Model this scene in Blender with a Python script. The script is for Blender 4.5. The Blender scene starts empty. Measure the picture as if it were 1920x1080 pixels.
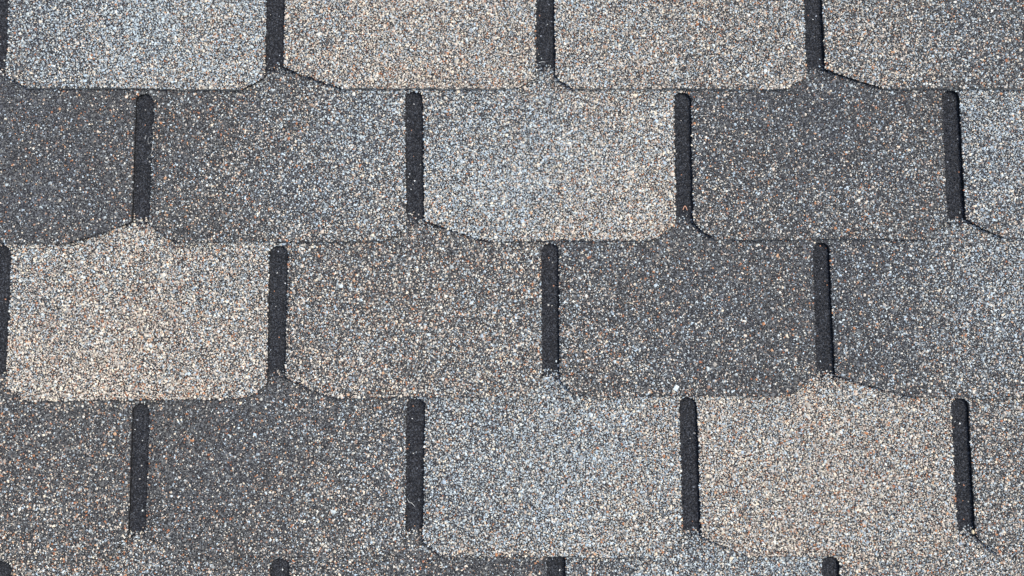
import bpy, math
import numpy as np
from mathutils import Matrix, Vector

scene = bpy.context.scene
rng = np.random.default_rng(20)

# ------------------------------------------------------------------ camera, sky, sun, exposure
ROOF_PITCH = math.radians(28)
ROOF = Matrix.Translation((0, 0, 3.0)) @ Matrix.Rotation(ROOF_PITCH, 4, 'X')   # roof plane: x right, y up the slope, z out

cam = bpy.data.cameras.new('camera')
cam.lens = 26.0
cam.sensor_width = 36.0
cam.clip_start = 0.02
cam.clip_end = 500
cam_obj = bpy.data.objects.new('camera', cam)
scene.collection.objects.link(cam_obj)
TILT = math.atan(0.0402)
DIST = 0.6766
cam_obj.matrix_world = (ROOF @ Matrix.Translation((0, -DIST * math.sin(TILT), DIST * math.cos(TILT)))
                        @ Matrix.Rotation(TILT, 4, 'X'))
scene.camera = cam_obj

to_sun = (ROOF.to_3x3() @ Vector((0.50, 0.30, 0.82))).normalized()
elev = math.asin(to_sun.z)
azim = math.atan2(to_sun.x, to_sun.y)
world = bpy.data.worlds.new('World')
scene.world = world
world.use_nodes = True
wn = world.node_tree
sky = wn.nodes.new('ShaderNodeTexSky')
sky.sky_type = 'NISHITA'
sky.sun_disc = False
sky.sun_elevation = elev
sky.sun_rotation = azim
sky.dust_density = 3.0
wn.links.new(sky.outputs[0], wn.nodes['Background'].inputs[0])
wn.nodes['Background'].inputs[1].default_value = 0.13

sun = bpy.data.lights.new('sun', 'SUN')
sun.energy = 1.15
sun.angle = math.radians(40)
sun.color = (1.0, 1.0, 0.84)
sun_obj = bpy.data.objects.new('sun', sun)
scene.collection.objects.link(sun_obj)
sun_obj.rotation_euler = to_sun.to_track_quat('Z', 'Y').to_euler()

scene.view_settings.view_transform = 'Standard'
scene.view_settings.look = 'None'
scene.view_settings.gamma = 1.0
scene.view_settings.use_curve_mapping = False
scene.view_settings.exposure = 1.0
scene.cycles.filter_width = 1.5

# ------------------------------------------------------------------ measurements (millimetres on the roof plane)
# slot: top, left edge top, left edge bottom, end of left bevel, right edge top, right edge bottom, end of right bevel
SLOTS = {
 1: [
  (324.4, (-486.8,308.2), (-485.7,198.6), (-504.0,184.6), (-468.9,308.2), (-468.9,197.6), (-448.8,185.6)),
  (323.4, (-228.5,308.2), (-228.5,196.1), (-250.5,183.6), (-212.1,308.2), (-211.8,204.6), (-155.3,184.6)),
  (323.4, (23.3,308.2), (21.7,194.6), (3.9,184.6), (39.2,308.2), (40.0,196.1), (56.2,184.6)),
  (323.4, (271.7,308.2), (272.9,196.6), (252.5,184.1), (288.1,308.2), (289.8,203.1), (345.2,185.1)),
 ],
 2: [
  (180.6, (-349.3,167.6), (-349.5,60.8), (-408.3,41.1), (-332.5,167.6), (-333.3,58.3), (-307.1,42.1)),
  (182.6, (-99.0,167.6), (-96.9,55.8), (-116.4,43.1), (-82.8,167.6), (-80.8,62.2), (-19.6,42.6)),
  (182.1, (150.3,167.6), (150.8,59.3), (128.1,44.1), (166.0,167.6), (166.4,59.8), (186.8,44.5)),
  (184.1, (399.1,167.6), (400.0,62.7), (379.1,45.0), (415.3,167.6), (416.7,63.7), (450.0,46.5)),
 ],
 3: [
  (39.1, (-477.3,24.4), (-478.4,-89.4), (-496.5,-102.9), (-460.7,24.4), (-460.9,-90.3), (-440.2,-103.3)),
  (39.1, (-223.3,24.4), (-223.2,-88.4), (-243.4,-100.9), (-206.2,24.4), (-206.8,-81.6), (-159.0,-100.5)),
  (41.1, (26.9,24.4), (27.2,-85.5), (8.7,-98.5), (43.0,24.4), (43.2,-83.6), (57.2,-98.0)),
  (42.1, (276.5,24.4), (277.7,-80.7), (251.2,-98.5), (292.1,24.4), (294.2,-79.7), (364.7,-99.0)),
 ],
 4: [
  (-105.3, (-346.3,-118.8), (-347.0,-223.5), (-367.7,-246.3), (-330.8,-118.8), (-331.1,-225.4), (-283.6,-243.9)),
  (-100.9, (-96.4,-118.8), (-96.2,-226.4), (-114.4,-242.5), (-79.4,-118.8), (-80.8,-228.3), (-64.4,-242.5)),
  (-100.0, (152.6,-118.8), (154.5,-226.4), (132.7,-243.5), (169.0,-118.8), (170.4,-224.0), (213.9,-242.5)),
  (-100.5, (400.6,-118.8), (402.9,-224.0), (382.2,-242.0), (416.6,-118.8), (418.7,-224.9), (442.3,-243.0)),
 ],
 5: [
  (-247.3, (-470.6,-261.9), (-471.5,-365.4), (-489.0,-385.4), (-452.8,-261.9), (-453.3,-367.7), (-409.9,-386.4)),
  (-244.9, (-218.5,-261.9), (-218.6,-365.8), (-237.4,-384.5), (-201.2,-261.9), (-201.8,-367.7), (-176.4,-384.5)),
  (-239.7, (31.2,-261.9), (32.0,-367.7), (11.9,-384.5), (48.0,-261.9), (48.2,-365.8), (90.6,-384.5)),
  (-243.0, (280.0,-261.9), (282.0,-365.8), (261.7,-384.5), (296.3,-261.9), (298.2,-367.7), (324.1,-384.5)),
 ],
}
COLOUR_TOP = {1: 351.9, 2: 204.1, 3: 62.2, 4: -79.2, 5: -222.1}
TONES = {
 1: [
  [(-446,258,135,0.10), (-351,238,165,0.05), (-277,238,169,0.05), (-425,208,141,0.15), (-326,203,159,0.20), (-252,203,159,0.30), (-350,188,159,0.40), (-401,248,155,0.05)],
  [(-178,248,165,0.60), (-104,238,169,0.70), (-30,238,165,0.60), (-128,198,159,0.75), (-5,198,165,0.80), (-198,208,157,0.60), (-54,193,162,0.80)],
  [(69,238,165,0.55), (143,238,155,0.50), (218,238,149,0.45), (143,198,155,0.60), (257,218,155,0.55), (217,193,155,0.65)],
  [(316,228,151,0.55), (391,238,135,0.40), (456,253,122,0.30), (454,208,130,0.35), (342,253,147,0.50), (390,193,137,0.50), (326,195,151,0.60)],
 ],
 2: [
  [(-458,168,89,0.10), (-399,153,93,0.30), (-359,118,101,0.40), (-422,103,93,0.20), (-397,59,97,0.40), (-455,54,97,0.30), (-374,168,95,0.40), (-470,193,95,0.20)],
  [(-310,158,97,0.40), (-309,103,97,0.40), (-251,183,109,0.40), (-220,198,115,0.50), (-226,143,125,0.35), (-177,143,141,0.20), (-118,153,147,0.20), (-250,103,117,0.30), (-177,93,139,0.20), (-118,93,153,0.20), (-274,59,112,0.50), (-176,54,132,0.40), (-117,59,142,0.40)],
  [(-54,168,145,0.20), (20,178,147,0.35), (31,198,145,0.35), (20,128,169,0.20), (-29,103,167,0.20), (93,128,171,0.50), (118,88,173,0.60), (-54,69,162,0.30), (44,59,160,0.50), (117,59,165,0.60)],
  [(192,158,109,0.40), (281,198,101,0.35), (291,168,103,0.20), (265,133,105,0.10), (364,143,113,0.40), (216,93,115,0.30), (314,78,119,0.35), (372,69,123,0.40), (191,59,122,0.40), (289,54,125,0.40)],
  [(438,158,149,0.20), (452,103,150,0.15), (463,168,155,0.20), (436,69,139,0.35), (560,118,137,0.30)],
 ],
 3: [
  [(-445,29,149,0.60), (-340,54,157,0.85), (-371,20,157,0.60), (-395,-20,169,0.75), (-297,-10,159,0.65), (-248,-29,155,0.60), (-418,-68,165,0.80), (-320,-78,163,0.80), (-248,-78,161,0.80), (-393,-97,165,0.90), (-298,34,152,0.60)],
  [(-176,29,127,0.60), (-90,54,123,0.60), (-78,20,130,0.55), (-5,20,129,0.60), (-151,-29,138,0.55), (-78,-29,137,0.55), (-5,-29,134,0.55), (-151,-78,143,0.65), (-53,-87,142,0.65), (10,-78,143,0.55)],
  [(68,20,111,0.30), (157,54,109,0.35), (166,10,103,0.20), (239,10,103,0.30), (68,-29,123,0.35), (141,-29,115,0.30), (214,-29,103,0.30), (263,-29,105,0.40), (68,-78,132,0.40), (141,-78,127,0.40), (189,-87,113,0.40), (238,-78,105,0.40)],
  [(313,20,107,0.30), (360,-29,114,0.30), (411,54,135,0.30), (433,-29,141,0.15), (459,20,153,0.10), (457,-39,153,0.10), (321,-68,105,0.30), (383,-87,123,0.40), (456,-87,133,0.40)],
 ],
 4: [
  [(-441,-126,103,0.50), (-392,-150,102,0.50), (-368,-126,99,0.50), (-439,-198,114,0.60), (-390,-198,112,0.50), (-414,-236,129,0.60), (-449,-164,112,0.60), (-357,-198,105,0.50), (-462,-87,112,0.40)],
  [(-295,-126,95,0.50), (-216,-97,97,0.40), (-247,-150,99,0.40), (-174,-116,109,0.40), (-126,-126,125,0.35), (-294,-198,99,0.45), (-222,-198,109,0.40), (-150,-174,129,0.30), (-111,-198,133,0.40), (-269,-236,105,0.50), (-173,-222,121,0.40), (-125,-236,133,0.50)],
  [(-53,-126,139,0.35), (34,-87,151,0.10), (19,-126,152,0.20), (-5,-174,160,0.05), (92,-150,163,0.30), (130,-198,165,0.55), (43,-198,165,0.10), (-53,-198,153,0.20), (-29,-236,147,0.40), (91,-236,153,0.40), (131,-116,161,0.55)],
  [(213,-126,164,0.75), (286,-87,169,0.92), (330,-92,163,0.85), (310,-126,162,0.75), (261,-174,169,0.65), (357,-174,167,0.75), (382,-126,152,0.55), (212,-198,167,0.70), (308,-222,163,0.70), (260,-236,155,0.60), (380,-222,159,0.70)],
  [(441,-126,143,0.60), (444,-174,141,0.50), (453,-222,139,0.45), (436,-107,139,0.55), (550,-174,135,0.40)],
 ],
 5: [
  [(-413,-252,133,0.60), (-317,-250,123,0.45), (-338,-236,127,0.50), (-245,-252,115,0.45), (-363,-363,127,0.50)],
  [(-149,-252,117,0.40), (-88,-236,117,0.50), (-29,-250,102,0.40), (10,-250,97,0.40), (-124,-363,127,0.40)],
  [(67,-250,125,0.30), (139,-248,142,0.20), (161,-236,155,0.15), (211,-250,155,0.20), (264,-252,155,0.35), (162,-363,157,0.30)],
  [(356,-250,155,0.60), (428,-245,155,0.65), (401,-363,142,0.60)],
 ],
}
PITCH = 250.0          # one tab and its slot
EXPOSURE = 141.5       # course to course
STEP = 2.9             # height of one course above the one below
SLAB = 2.45             # thickness of the felt and bitumen sheet
M = 0.001


def shift_slot(s, du, dv):
    return (s[0] + dv,) + tuple((p[0] + du, p[1] + dv) for p in s[1:])


SLOTS[0] = [shift_slot(s, 0, 2 * EXPOSURE) for s in SLOTS[2]]
SLOTS[6] = [shift_slot(s, 0, -2 * EXPOSURE) for s in SLOTS[4]]
COLOUR_TOP[0] = COLOUR_TOP[2] + 2 * EXPOSURE
COLOUR_TOP[6] = COLOUR_TOP[4] - 2 * EXPOSURE
TONES[0] = [[(p[0], p[1] + 2 * EXPOSURE, p[2], p[3]) for p in t] for t in TONES[2][::-1]]
TONES[6] = [[(p[0], p[1] - 2 * EXPOSURE, p[2], p[3]) for p in t] for t in TONES[4][::-1]]
for k in (0, 6):       # reversed order: pull the points back over their tab
    for i, t in enumerate(TONES[k]):
        mu = sum(p[0] for p in t) / len(t)
        cu = -474 + 250 * i
        TONES[k][i] = [(p[0] - mu + cu, p[1], p[2], p[3]) for p in t]

for k in SLOTS:        # one tab more on either side of the picture
    s = SLOTS[k]
    if k % 2:
        SLOTS[k] = [shift_slot(s[0], -PITCH, 0)] + s + [shift_slot(s[-1], PITCH, 0), shift_slot(s[-1], 2 * PITCH, 0)]
    else:
        SLOTS[k] = [shift_slot(s[0], -2 * PITCH, 0), shift_slot(s[0], -PITCH, 0)] + s + [shift_slot(s[-1], PITCH, 0), shift_slot(s[-1], 2 * PITCH, 0)]
    n_tabs = len(SLOTS[k]) - 1
    t = TONES[k]
    if k % 2:
        first = [(p[0] - PITCH, p[1], p[2], p[3]) for p in t[1]]
        last = [(p[0] + 2 * PITCH, p[1], p[2], p[3]) for p in t[-2]]
        TONES[k] = [first] + t + [last]
    else:
        first = [(p[0] - 2 * PITCH, p[1], p[2], p[3]) for p in t[1]]
        last = [(p[0] + 2 * PITCH, p[1], p[2], p[3]) for p in t[-2]]
        TONES[k] = [first] + t + [last]
    assert len(TONES[k]) == n_tabs, (k, len(TONES[k]), n_tabs)


def surface(k, v):     # height of the top face of course k; every course lies parallel on the one below
    return -(STEP / EXPOSURE) * (v - (184.6 - (k - 1) * EXPOSURE))


def side_line(slot, side, ctop, seed):
    """Outline of one flank of a tab from its bottom corner up: bevel, slot edge, half of the round slot end, seam."""
    r = np.random.default_rng(seed)
    top_v = slot[0]
    if side == 'right':      # right-hand side of a slot = left flank of the tab right of it
        e_top, e_bot, bev = slot[4], slot[5], slot[6]
    else:
        e_top, e_bot, bev = slot[1], slot[2], slot[3]
    mid = 0.5 * (slot[1][0] + slot[4][0])
    hw = abs(e_top[0] - mid)
    pts = []
    for s in np.linspace(0, 1, 8)[:-1]:
        q = 1 - s
        pts.append((e_bot[0] + (bev[0] - e_bot[0]) * (0.87 * q + 0.13 * q ** 4), bev[1] + (e_bot[1] - bev[1]) * s))
    rr = min(hw, 7.5)
    for s in np.linspace(0, 1, 14)[:-1]:
        wob = 0.0 if s == 0 else r.normal(0, 0.09)
        pts.append((e_bot[0] + (e_top[0] - e_bot[0]) * s + wob, e_bot[1] + (top_v - rr - e_bot[1]) * s))
    for s in np.linspace(0, 1, 8):
        a = s * math.pi / 2
        pts.append((mid + (e_top[0] - mid) * (math.cos(a) if s < 1 else 0.0) + (r.normal(0, 0.15) if s < 1 else 0), top_v - rr + rr * math.sin(a)))
    pts.append((mid, ctop))
    return np.array(pts)


TABS = {}              # course -> list of (left outline, right outline, lift settings)
LIFT = {(1, 2): (0.59, 0.09), (1, 4): (0.63, 0.09), (2, 4): (0.68, 0.14), (2, 6): (0.45, 0.09), (2, 2): (0.09, 0.32),
        (4, 3): (0.36, 0.09), (4, 5): (0.32, 0.09), (3, 2): (0.41, 0.09), (3, 4): (0.27, 0.05)}
for k in sorted(SLOTS):
    TABS[k] = []
    for i in range(len(SLOTS[k]) - 1):
        left = side_line(SLOTS[k][i], 'right', COLOUR_TOP[k], 1000 * k + 10 * i + 1)
        right = side_line(SLOTS[k][i + 1], 'left', COLOUR_TOP[k], 1000 * k + 10 * i + 2)
        l0, r0 = LIFT.get((k, i), (rng.uniform(0, 0.2), rng.uniform(0, 0.2)))
        TABS[k].append((left, right, (l0, r0)))


def tab_z(k, tab, u, v):
    left, right, (l0, r0) = tab
    z = surface(k, v)
    for (cu, cv), a in ((left[6], l0), (right[6], r0)):
        d = np.hypot(u - cu, (v - cv) * 1.3)
        z = z + a * np.clip(1 - d / 70.0, 0, 1) ** 2
    return z + 0.18 * np.sin(u * 0.06 + k) * np.sin(v * 0.05 + 2 * k)


def edge_wave(u):
    return 0.35 * np.sin(u * 0.047) + 0.22 * np.sin(u * 0.131 + 1.0) + 0.12 * np.sin(u * 0.41)


def inside(tab, u, v, grow):
    """True where a point lies on a tab, the outline grown by so many millimetres (negative shrinks)."""
    left, right, _ = tab
    lo = np.interp(v, left[:, 1], left[:, 0])
    hi = np.interp(v, right[:, 1], right[:, 0])
    bot = left[0, 1] + (right[0, 1] - left[0, 1]) * np.clip((u - left[0, 0]) / (right[0, 0] - left[0, 0]), 0, 1) + edge_wave(u)
    top = left[-1, 1]
    return (u > lo - grow) & (u < hi + grow) & (v > bot - grow) & (v < top + max(grow, 0))


def covered(k, u, v, margin):
    """True where the course above hides the point."""
    if k - 1 not in TABS:
        return v > COLOUR_TOP[k] - 22
    c = v > COLOUR_TOP[k - 1]
    for tab in TABS[k - 1]:
        c |= inside(tab, u, v, -margin)
    return c


# ------------------------------------------------------------------ materials
def new_material(name):
    m = bpy.data.materials.new(name)
    m.use_nodes = True
    nt = m.node_tree
    return m, nt, nt.nodes['Principled BSDF']


def granule_material():
    m, nt, b = new_material('mineral_granules')
    a = nt.nodes.new('ShaderNodeAttribute')
    a.attribute_name = 'granule_colour'
    n = nt.nodes.new('ShaderNodeTexNoise')
    n.inputs['Scale'].default_value = 1400
    n.inputs['Detail'].default_value = 3
    co = nt.nodes.new('ShaderNodeTexCoord')
    nt.links.new(co.outputs['Object'], n.inputs['Vector'])
    mr = nt.nodes.new('ShaderNodeMapRange')
    mr.inputs[1].default_value = 0.3
    mr.inputs[2].default_value = 0.7
    mr.inputs[3].default_value = 0.82
    mr.inputs[4].default_value = 1.15
    nt.links.new(n.outputs['Fac'], mr.inputs[0])
    mx = nt.nodes.new('ShaderNodeMix')
    mx.data_type = 'RGBA'
    mx.blend_type = 'MULTIPLY'
    mx.inputs[0].default_value = 1.0
    nt.links.new(a.outputs['Color'], mx.inputs[6])
    nt.links.new(mr.outputs[0], mx.inputs[7])
    nt.links.new(mx.outputs[2], b.inputs['Base Color'])
    b.inputs['Roughness'].default_value = 0.7
    b.inputs['Specular IOR Level'].default_value = 0.0
    return m


def bitumen_material():
    m, nt, b = new_material('bitumen_bed')
    n = nt.nodes.new('ShaderNodeTexNoise')
    n.inputs['Scale'].default_value = 900
    n.inputs['Detail'].default_value = 4
    co = nt.nodes.new('ShaderNodeTexCoord')
    nt.links.new(co.outputs['Object'], n.inputs['Vector'])
    r = nt.nodes.new('ShaderNodeValToRGB')
    r.color_ramp.elements[0].position = 0.35
    r.color_ramp.elements[0].color = (0.010, 0.010, 0.012, 1)
    r.color_ramp.elements[1].position = 0.75
    r.color_ramp.elements[1].color = (0.050, 0.049, 0.050, 1)
    nt.links.new(n.outputs['Fac'], r.inputs[0])
    nt.links.new(r.outputs[0], b.inputs['Base Color'])
    bump = nt.nodes.new('ShaderNodeBump')
    bump.inputs['Strength'].default_value = 0.6
    bump.inputs['Distance'].default_value = 0.0006
    nt.links.new(n.outputs['Fac'], bump.inputs['Height'])
    nt.links.new(bump.outputs[0], b.inputs['Normal'])
    b.inputs['Roughness'].default_value = 0.85
    b.inputs['Specular IOR Level'].default_value = 0.1
    return m


def cut_edge_material():
    """The sawn rim of the felt: dusty stone filler broken by black bitumen."""
    m, nt, b = new_material('cut_felt_edge')
    n = nt.nodes.new('ShaderNodeTexNoise')
    n.inputs['Scale'].default_value = 260
    n.inputs['Detail'].default_value = 5
    n.inputs['Roughness'].default_value = 0.7
    co = nt.nodes.new('ShaderNodeTexCoord')
    nt.links.new(co.outputs['Object'], n.inputs['Vector'])
    r = nt.nodes.new('ShaderNodeValToRGB')
    e = r.color_ramp.elements
    e[0].position = 0.36
    e[0].color = (0.02, 0.019, 0.018, 1)
    e[1].position = 0.55
    e[1].color = (0.46, 0.44, 0.39, 1)
    nt.links.new(n.outputs['Fac'], r.inputs[0])
    nt.links.new(r.outputs[0], b.inputs['Base Color'])
    b.inputs['Roughness'].default_value = 0.9
    return m


def plain_material(name, colour, rough, scale):
    m, nt, b = new_material(name)
    n = nt.nodes.new('ShaderNodeTexNoise')
    n.inputs['Scale'].default_value = scale
    co = nt.nodes.new('ShaderNodeTexCoord')
    nt.links.new(co.outputs['Object'], n.inputs['Vector'])
    r = nt.nodes.new('ShaderNodeValToRGB')
    r.color_ramp.elements[0].color = tuple(c * 0.75 for c in colour) + (1,)
    r.color_ramp.elements[1].color = tuple(min(1, c * 1.2) for c in colour) + (1,)
    nt.links.new(n.outputs['Fac'], r.inputs[0])
    nt.links.new(r.outputs[0], b.inputs['Base Color'])
    b.inputs['Roughness'].default_value = rough
    return m


MAT_GRANULE = granule_material()
MAT_BED = bitumen_material()
MAT_EDGE = cut_edge_material()
MAT_DECK = plain_material('underlay_felt', (0.03, 0.03, 0.032), 0.9, 300)
MAT_FIBRE = plain_material('pale_fibre', (0.72, 0.71, 0.68), 0.6, 900)
MAT_THREAD = plain_material('salmon_thread', (0.62, 0.33, 0.22), 0.7, 900)
MAT_PEBBLE = plain_material('cream_pebble', (0.68, 0.55, 0.36), 0.7, 700)


# ------------------------------------------------------------------ mesh building
def build(name, parts, parent):
    """parts: (verts n x 3 in mm, faces as list of index arrays of equal width, material index, colours or None)."""
    V, C, nv = [], [], 0
    loops, starts, mats, nl = [], [], [], 0
    for verts, faces, mi, col in parts:
        V.append(verts)
        C.append(np.full((len(verts), 3), 0.03) if col is None else col)
        for f in faces:
            f = np.asarray(f)
            loops.append((f + nv).ravel())
            starts.append(nl + np.arange(len(f)) * f.shape[1])
            nl += f.size
            mats.append(np.full(len(f), mi))
        nv += len(verts)
    V = np.concatenate(V) * M
    C = np.concatenate(C)
    loops = np.concatenate(loops)
    starts = np.concatenate(starts)
    mats = np.concatenate(mats)
    me = bpy.data.meshes.new(name)
    me.vertices.add(len(V))
    me.vertices.foreach_set('co', V.astype(np.float32).ravel())
    me.loops.add(len(loops))
    me.loops.foreach_set('vertex_index', loops.astype(np.int32))
    me.polygons.add(len(starts))
    me.polygons.foreach_set('loop_start', starts.astype(np.int32))
    me.polygons.foreach_set('material_index', mats.astype(np.int32))
    me.update(calc_edges=True)
    at = me.attributes.new('granule_colour', 'FLOAT_COLOR', 'POINT')
    at.data.foreach_set('color', np.concatenate([C, np.ones((len(C), 1))], 1).astype(np.float32).ravel())
    for m in (MAT_BED, MAT_EDGE, MAT_GRANULE):
        me.materials.append(m)
    me.validate()
    o = bpy.data.objects.new(name, me)
    scene.collection.objects.link(o)
    o.parent = parent
    return o


def slab(left, right, zfun, cols, wave=False):
    """Sheet between two flank lines with matching points: top, underside and rim."""
    n = len(left)
    s = np.linspace(0, 1, cols + 1)
    U = left[:, None, 0] + (right[:, None, 0] - left[:, None, 0]) * s
    Vv = left[:, None, 1] + (right[:, None, 1] - left[:, None, 1]) * s
    if wave:
        Vv[0] += edge_wave(U[0])
    Z = zfun(U, Vv)
    top = np.stack([U, Vv, Z], -1).reshape(-1, 3)
    bot = top.copy()
    bot[:, 2] -= SLAB
    w = cols + 1
    idx = np.arange(n * w).reshape(n, w)
    a, b, c, d = idx[:-1, :-1].ravel(), idx[:-1, 1:].ravel(), idx[1:, 1:].ravel(), idx[1:, :-1].ravel()
    N = n * w
    topf = np.stack([a, b, c, d], 1)
    botf = np.stack([d, c, b, a], 1) + N
    ring = np.concatenate([idx[0, :], idx[1:, -1], idx[-1, -2::-1], idx[-2:0:-1, 0]])
    nxt = np.roll(ring, -1)
    rim = np.stack([ring, ring + N, nxt + N, nxt], 1)
    verts = np.concatenate([top, bot])
    return [(verts, [topf, botf, rim[cols:]], 0, None), (verts.copy(), [rim[:cols]], 1, None)]


def granules(u, v, z, rad, hgt, col):
    n = len(u)
    k = 4
    ang = rng.uniform(0, 2 * np.pi, (n, 1)) + np.arange(k) * 2 * np.pi / k + rng.normal(0, 0.25, (n, k))
    r = rad[:, None] * rng.uniform(0.75, 1.2, (n, k))
    stretch = rng.uniform(0.7, 1.0, (n, 1))
    turn = rng.uniform(0, np.pi, (n, 1))
    x, y = r * np.cos(ang), r * np.sin(ang) * stretch
    x, y = x * np.cos(turn) - y * np.sin(turn), x * np.sin(turn) + y * np.cos(turn)
    verts = np.empty((n, k + 1, 3))
    verts[:, :k, 0] = u[:, None] + x
    verts[:, :k, 1] = v[:, None] + y
    verts[:, :k, 2] = z[:, None] - 0.12 + rng.uniform(0, 0.12, (n, k))
    verts[:, k, 0] = u + rad * rng.normal(0, 0.28, n)
    verts[:, k, 1] = v + rad * rng.normal(0, 0.28, n)
    verts[:, k, 2] = z + hgt
    base = (np.arange(n) * (k + 1))[:, None]
    tri = np.concatenate([np.stack([base[:, 0] + j, base[:, 0] + (j + 1) % k, base[:, 0] + k], 1) for j in range(k)])
    return (verts.reshape(-1, 3), [tri], 2, np.repeat(col, k + 1, 0))


def scatter(u0, u1, v0, v1, step):
    nu, nv = max(1, int((u1 - u0) / step)), max(1, int((v1 - v0) / (step * 0.87)))
    gu, gv = np.meshgrid(np.arange(nu), np.arange(nv))
    gu = gu + 0.5 * (gv % 2)
    u = u0 + (gu.ravel() + 0.5) * step + rng.uniform(-0.42, 0.42, nu * nv) * step
    v = v0 + (gv.ravel() + 0.5) * step * 0.87 + rng.uniform(-0.42, 0.42, nu * nv) * step
    return u, v


def near_view(u, v):
    return (np.abs(u) < 530) & (v > -305) & (v < 315)


# smooth cloudiness of the granule blend, the same field over the whole roof
WAVES = [(rng.uniform(0.012, 0.11), rng.uniform(0, 2 * np.pi), rng.uniform(0, 2 * np.pi)) for _ in range(26)]


def clouds(u, v, k):
    s = 0
    for i, (fq, a, ph) in enumerate(WAVES):
        s = s + np.sin(fq * (u * math.cos(a) + v * math.sin(a)) + ph + 1.7 * k)
    return s / math.sqrt(len(WAVES) / 2)


def lin(c):
    c = np.asarray(c, float)
    return np.where(c <= 0.04045, c / 12.92, ((c + 0.055) / 1.055) ** 2.4)


DARK = np.array([[0.050, 0.050, 0.057], [0.066, 0.066, 0.073], [0.088, 0.088, 0.096], [0.114, 0.114, 0.122], [0.150, 0.150, 0.158], [0.078, 0.076, 0.079]])
COOL = np.array([[0.46, 0.54, 0.62], [0.37, 0.43, 0.51], [0.60, 0.65, 0.69], [0.51, 0.55, 0.57], [0.29, 0.33, 0.38], [0.42, 0.45, 0.47]])
WARM = np.array([[0.75, 0.64, 0.51], [0.60, 0.50, 0.43], [0.73, 0.69, 0.63], [0.52, 0.46, 0.42], [0.40, 0.31, 0.26], [0.63, 0.55, 0.48]])
RUST = np.array([[0.42, 0.20, 0.11], [0.34, 0.15, 0.09], [0.50, 0.30, 0.19]])
GAIN = 0.82            # brightness of the lit roof per unit of colour, to turn picture tones into a share of pale granules


def tone_at(points, u, v, k):
    wsum, g, w = 0, 0, 0
    for pu, pv, pg, pw in points:
        q = np.exp(-((u - pu) ** 2 + (v - pv) ** 2) / (2 * 42.0 ** 2)) + 1e-9 / (1 + ((u - pu) ** 2 + (v - pv) ** 2) * 1e-4)
        wsum, g, w = wsum + q, g + q * pg, w + q * pw
    c = clouds(u, v, k)
    return g / wsum + 1.6 * c, np.clip(w / wsum + 0.07 * clouds(v, u, k + 3), 0, 1)


def blend_colours(g, w):
    n = len(g)
    g = np.interp(g, [60, 96, 107, 122, 137, 152, 161, 167, 200], [56, 97, 108, 123, 137, 152, 160, 166, 196])
    want = lin(np.clip(g, 30, 230) / 255.0) / GAIN
    dark_mean, light_mean = 0.096, 0.48
    p = np.clip((want - dark_mean) / (light_mean - dark_mean), 0.0, 0.97)
    col = DARK[rng.integers(0, len(DARK), n)].copy()
    cool = np.clip(0.5 - w, 0, 0.5)[:, None] * 2
    col *= 1 + cool * np.array([-0.05, 0.01, 0.14])
    light = rng.random(n) < p
    warm = rng.random(n) < (0.18 + 0.74 * w)
    pick = rng.integers(0, 6, n)
    col[light & ~warm] = COOL[pick[light & ~warm]]
    col[light & warm] = WARM[pick[light & warm]]
    rust = rng.random(n) < (0.014 + 0.065 * w + 0.04 * p * w)
    col[rust] = RUST[rng.integers(0, 3, rust.sum())]
    # half-tones: some stones are only partly coated
    mid = rng.random(n) < 0.38
    col[mid] = col[mid] * 0.5 + 0.095
    return col * rng.uniform(0.88, 1.10, (n, 1)) * np.array([0.99, 1.0, 0.962])


def shadow_band_colours(n):
    col = np.array([[0.013, 0.015, 0.019], [0.028, 0.031, 0.038], [0.066, 0.071, 0.083]])[rng.integers(0, 3, n)]
    spot = rng.random(n) < 0.006
    col[spot] = np.array([[0.62, 0.62, 0.60], [0.40, 0.38, 0.35], [0.34, 0.36, 0.40], [0.40, 0.20, 0.12]])[rng.integers(0, 4, int(spot.sum()))]
    return col * rng.uniform(0.8, 1.2, (n, 1))


# ------------------------------------------------------------------ the roof
roof = bpy.data.objects.new('roof_covering', None)
scene.collection.objects.link(roof)
roof.matrix_world = ROOF
roof['label'] = 'grey asphalt shingle roof with staggered rows of granule-covered tabs and dark slots'
roof['category'] = 'roof'

# boards and felt under the shingles
deck_l = np.array([[-880.0, -700.0], [-880.0, 640.0]])
deck_r = np.array([[930.0, -700.0], [930.0, 640.0]])


def deck_z(u, v):
    return -(STEP / EXPOSURE) * v * 0 - 26.0 + 0 * u


build('roof_deck', slab(deck_l, deck_r, deck_z, 4), roof)


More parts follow.
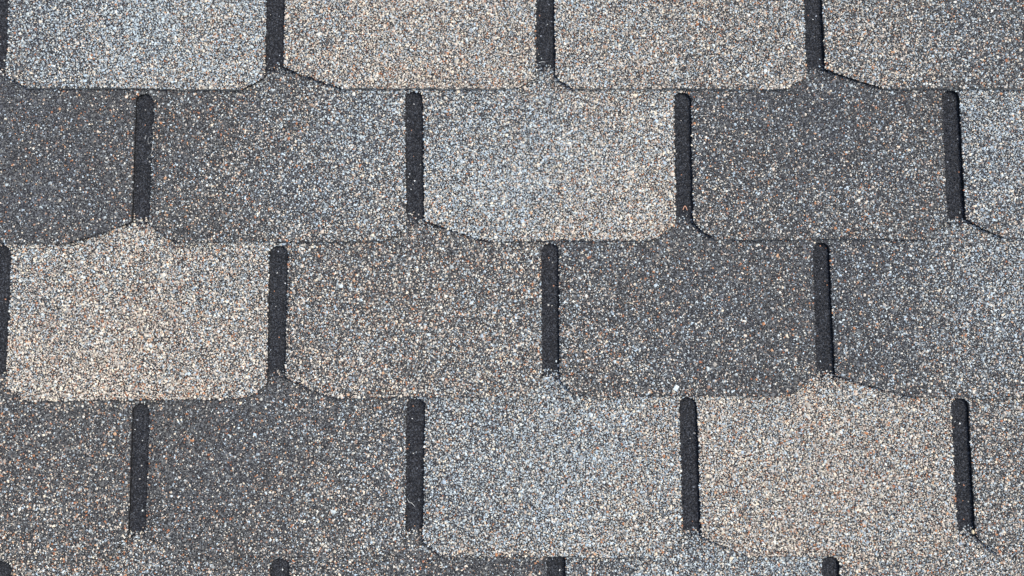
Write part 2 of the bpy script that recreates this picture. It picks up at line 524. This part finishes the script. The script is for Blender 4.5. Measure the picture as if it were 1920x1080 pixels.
def make_tab(k, i, strip):
    tab = TABS[k][i]
    left, right, _ = tab
    parts = slab(left, right, lambda u, v: tab_z(k, tab, u, v), 36, True)
    u0, u1 = min(left[:, 0].min(), right[:, 0].min()), max(left[:, 0].max(), right[:, 0].max())
    v0, v1 = min(left[0, 1], right[0, 1]), left[-1, 1]
    for step, close in ((1.28, True), (3.2, False)):
        u, v = scatter(u0 - 1, u1 + 1, v0 - 1, v1 + 1, step)
        keep = (near_view(u, v) == close) & inside(tab, u, v, -0.2) & (v < v1)
        u, v = u[keep], v[keep]
        keep = ~covered(k, u, v, 5.0)
        u, v = u[keep], v[keep]
        if not len(u):
            continue
        g, w = tone_at(TONES[k][i], u, v, k)
        w = np.clip(w + 0.22 * np.exp(-np.clip(v - v0, 0, None) / 14.0), 0, 1)   # creamier stones along the butt edge
        col = blend_colours(g, w)
        band = v > v1 - 2.0 + rng.normal(0, 1.6, len(v))
        col[band] = shadow_band_colours(int(band.sum()))
        size = rng.lognormal(0, 0.32, len(u)) * step / 1.1
        parts.append(granules(u, v, tab_z(k, tab, u, v), 0.69 * size, 0.38 * size * rng.uniform(0.5, 1.5, len(u)), col))
    o = build('tab', parts, strip)
    gm = np.mean([p[2] for p in TONES[k][i]])
    wm = np.mean([p[3] for p in TONES[k][i]])
    tone = 'charcoal' if gm < 93 else 'dark grey' if gm < 112 else 'mid grey' if gm < 132 else 'pale'
    cast = 'tan' if wm > 0.58 else 'bluish' if wm < 0.3 else 'mixed'
    o['label'] = '%s shingle tab with %s granules and bevelled lower corners' % (tone, cast)
    return o


def make_strip(k, i0, i1):
    """One shingle: the dark upper sheet, hidden but for the slots of the course above, carrying tabs i0 to i1 - 1."""
    ul = TABS[k][i0][0][-1, 0]
    ur = TABS[k][i1 - 1][1][-1, 0]
    v0 = COLOUR_TOP[k]
    v1 = v0 + 150
    vs = np.linspace(v0, v1, 5)
    left = np.stack([np.full(5, ul), vs], 1)
    right = np.stack([np.full(5, ur), vs], 1)
    flat = lambda u, v: surface(k, v) + 0 * u
    parts = slab(left, right, flat, 8)
    u, v = scatter(ul, ur, v0 - 1.0, v1, 1.2)
    keep = ~covered(k, u, v, 3.0) & (u > ul) & (u < ur)
    if k - 1 in TABS:
        keep &= v < max(s[0] for s in SLOTS[k - 1]) + 3
    u, v = u[keep], v[keep]
    if len(u):
        col = shadow_band_colours(len(u))
        # the printed edge of the dark band is ragged: tab stones stray into it
        stray = rng.random(len(u)) < 0.55 * np.exp(-(v - v0) / 2.6)
        if stray.any():
            i = np.clip(np.searchsorted([t[1][-1, 0] for t in TABS[k]], u[stray]), 0, len(TABS[k]) - 1)
            cs = np.empty((int(stray.sum()), 3))
            for j in np.unique(i):
                q = i == j
                g, w = tone_at(TONES[k][j], u[stray][q], v[stray][q], k)
                cs[q] = blend_colours(g + 15, w)
            col[stray] = cs
        size = rng.lognormal(0, 0.18, len(u))
        size = np.where(col[:, 0] > 0.3, size * 1.25, size)
        parts.append(granules(u, v, flat(u, v), 0.74 * size, 0.50 * size * rng.uniform(0.5, 1.5, len(u)), col))
    strip = build('shingle_strip', parts, roof)
    for i in range(i0, i1):
        make_tab(k, i, strip)
    return strip


for k in sorted(TABS):
    n = len(TABS[k])
    first = [4, 2, 1, 3, 4, 2, 1][k]       # where one shingle of four tabs ends and the next begins
    cuts = [0] + [c for c in (first, first + 4) if c < n] + [n]
    for a, b in zip(cuts[:-1], cuts[1:]):
        make_strip(k, a, b)


# ------------------------------------------------------------------ bits lying in the slots
def slot_floor(k, v):
    return surface(k, v) + 0.45


def fibre(points, k, radius, material, label, category, group=None, name='fibre'):
    """A thin bent strand laid along points, round in section."""
    p = np.array([(u, v, slot_floor(k, v) + dz) for u, v, dz in points], float)
    t = np.linspace(0, len(p) - 1, len(p) * 7)
    j = np.clip(t.astype(int), 0, len(p) - 2)
    f = (t - j)[:, None]
    pm, p0, p1, p2 = p[np.clip(j - 1, 0, None)], p[j], p[j + 1], p[np.clip(j + 2, None, len(p) - 1)]
    c = 0.5 * (2 * p0 + (p1 - pm) * f + (2 * pm - 5 * p0 + 4 * p1 - p2) * f ** 2 + (3 * p0 - pm - 3 * p1 + p2) * f ** 3)
    d = np.gradient(c, axis=0)
    d /= np.linalg.norm(d, axis=1)[:, None]
    side = np.cross(d, (0, 0, 1.0))
    side /= np.maximum(np.linalg.norm(side, axis=1)[:, None], 1e-6)
    up = np.cross(side, d)
    a = np.arange(6) * math.pi / 3
    taper = radius * np.clip(np.minimum(t + 0.3, t[-1] - t + 0.3) * 1.5, 0.35, 1.0)
    ring = c[:, None] + taper[:, None, None] * (side[:, None] * np.cos(a)[None, :, None] + up[:, None] * np.sin(a)[None, :, None])
    origin = c.mean(0)
    v = (ring.reshape(-1, 3) - origin) * M
    faces = [(i * 6 + q, i * 6 + (q + 1) % 6, (i + 1) * 6 + (q + 1) % 6, (i + 1) * 6 + q) for i in range(len(c) - 1) for q in range(6)]
    faces += [tuple(range(5, -1, -1)), tuple((len(c) - 1) * 6 + q for q in range(6))]
    me = bpy.data.meshes.new(name)
    me.from_pydata(v.tolist(), [], faces)
    me.materials.append(material)
    for poly in me.polygons:
        poly.use_smooth = True
    o = bpy.data.objects.new(name, me)
    scene.collection.objects.link(o)
    o.matrix_world = ROOF @ Matrix.Translation(Vector(origin) * M)
    o['label'] = label
    o['category'] = category
    if group:
        o['group'] = group
    return o


fibre([(-95.5, -191.1, .3), (-93.5, -194.4, .5), (-91.1, -195.4, .5), (-88.2, -198.6, .2)], 5, 0.17, MAT_FIBRE,
      'bent white fibre lying near the lower end of a dark slot', 'fibre', 'stray fibres')
fibre([(24.7, 209.8, .2), (27.7, 210.6, .4), (31.0, 210.4, .2)], 2, 0.2, MAT_FIBRE,
      'short white fibre across the foot of the top row slot', 'fibre', 'stray fibres')
fibre([(-331.5, 141.0, 3.2), (-337.4, 139.3, .6), (-336.8, 133.6, .5), (-332.9, 135.8, 2.6), (-331.6, 130.0, 3.6), (-333.2, 124.0, 3.2),
       (-337.2, 121.6, .5), (-331.9, 121.2, 3.0)], 3, 0.09, MAT_FIBRE,
      'thin curled pale hair caught on the right edge of a slot', 'hair', 'stray fibres', name='curled_hair')
fibre([(157.5, 72.0, .2), (158.6, 74.8, .5), (159.5, 75.6, .6), (160.4, 74.8, .5), (161.7, 71.8, .2)], 3, 0.42, MAT_THREAD,
      'tiny salmon thread bent like a chevron in a dark slot', 'thread', 'stray fibres', name='thread')


def pebble(u, v, k, r, label):
    import bmesh
    bm = bmesh.new()
    bmesh.ops.create_icosphere(bm, subdivisions=2, radius=r * M)
    for q in bm.verts:
        q.co *= 1 + rng.normal(0, 0.09)
        q.co.z *= 0.7
        q.co.y *= 1.15
    me = bpy.data.meshes.new('pebble')
    bm.to_mesh(me)
    bm.free()
    me.materials.append(MAT_PEBBLE)
    o = bpy.data.objects.new('pebble', me)
    scene.collection.objects.link(o)
    o.matrix_world = ROOF @ Matrix.Translation(Vector((u, v, slot_floor(k, v) + r * 0.6)) * M)
    o['label'] = label
    o['category'] = 'pebble'


pebble(417.4, -220.9, 5, 1.7, 'cream pebble lodged at the foot of the rightmost lower slot')
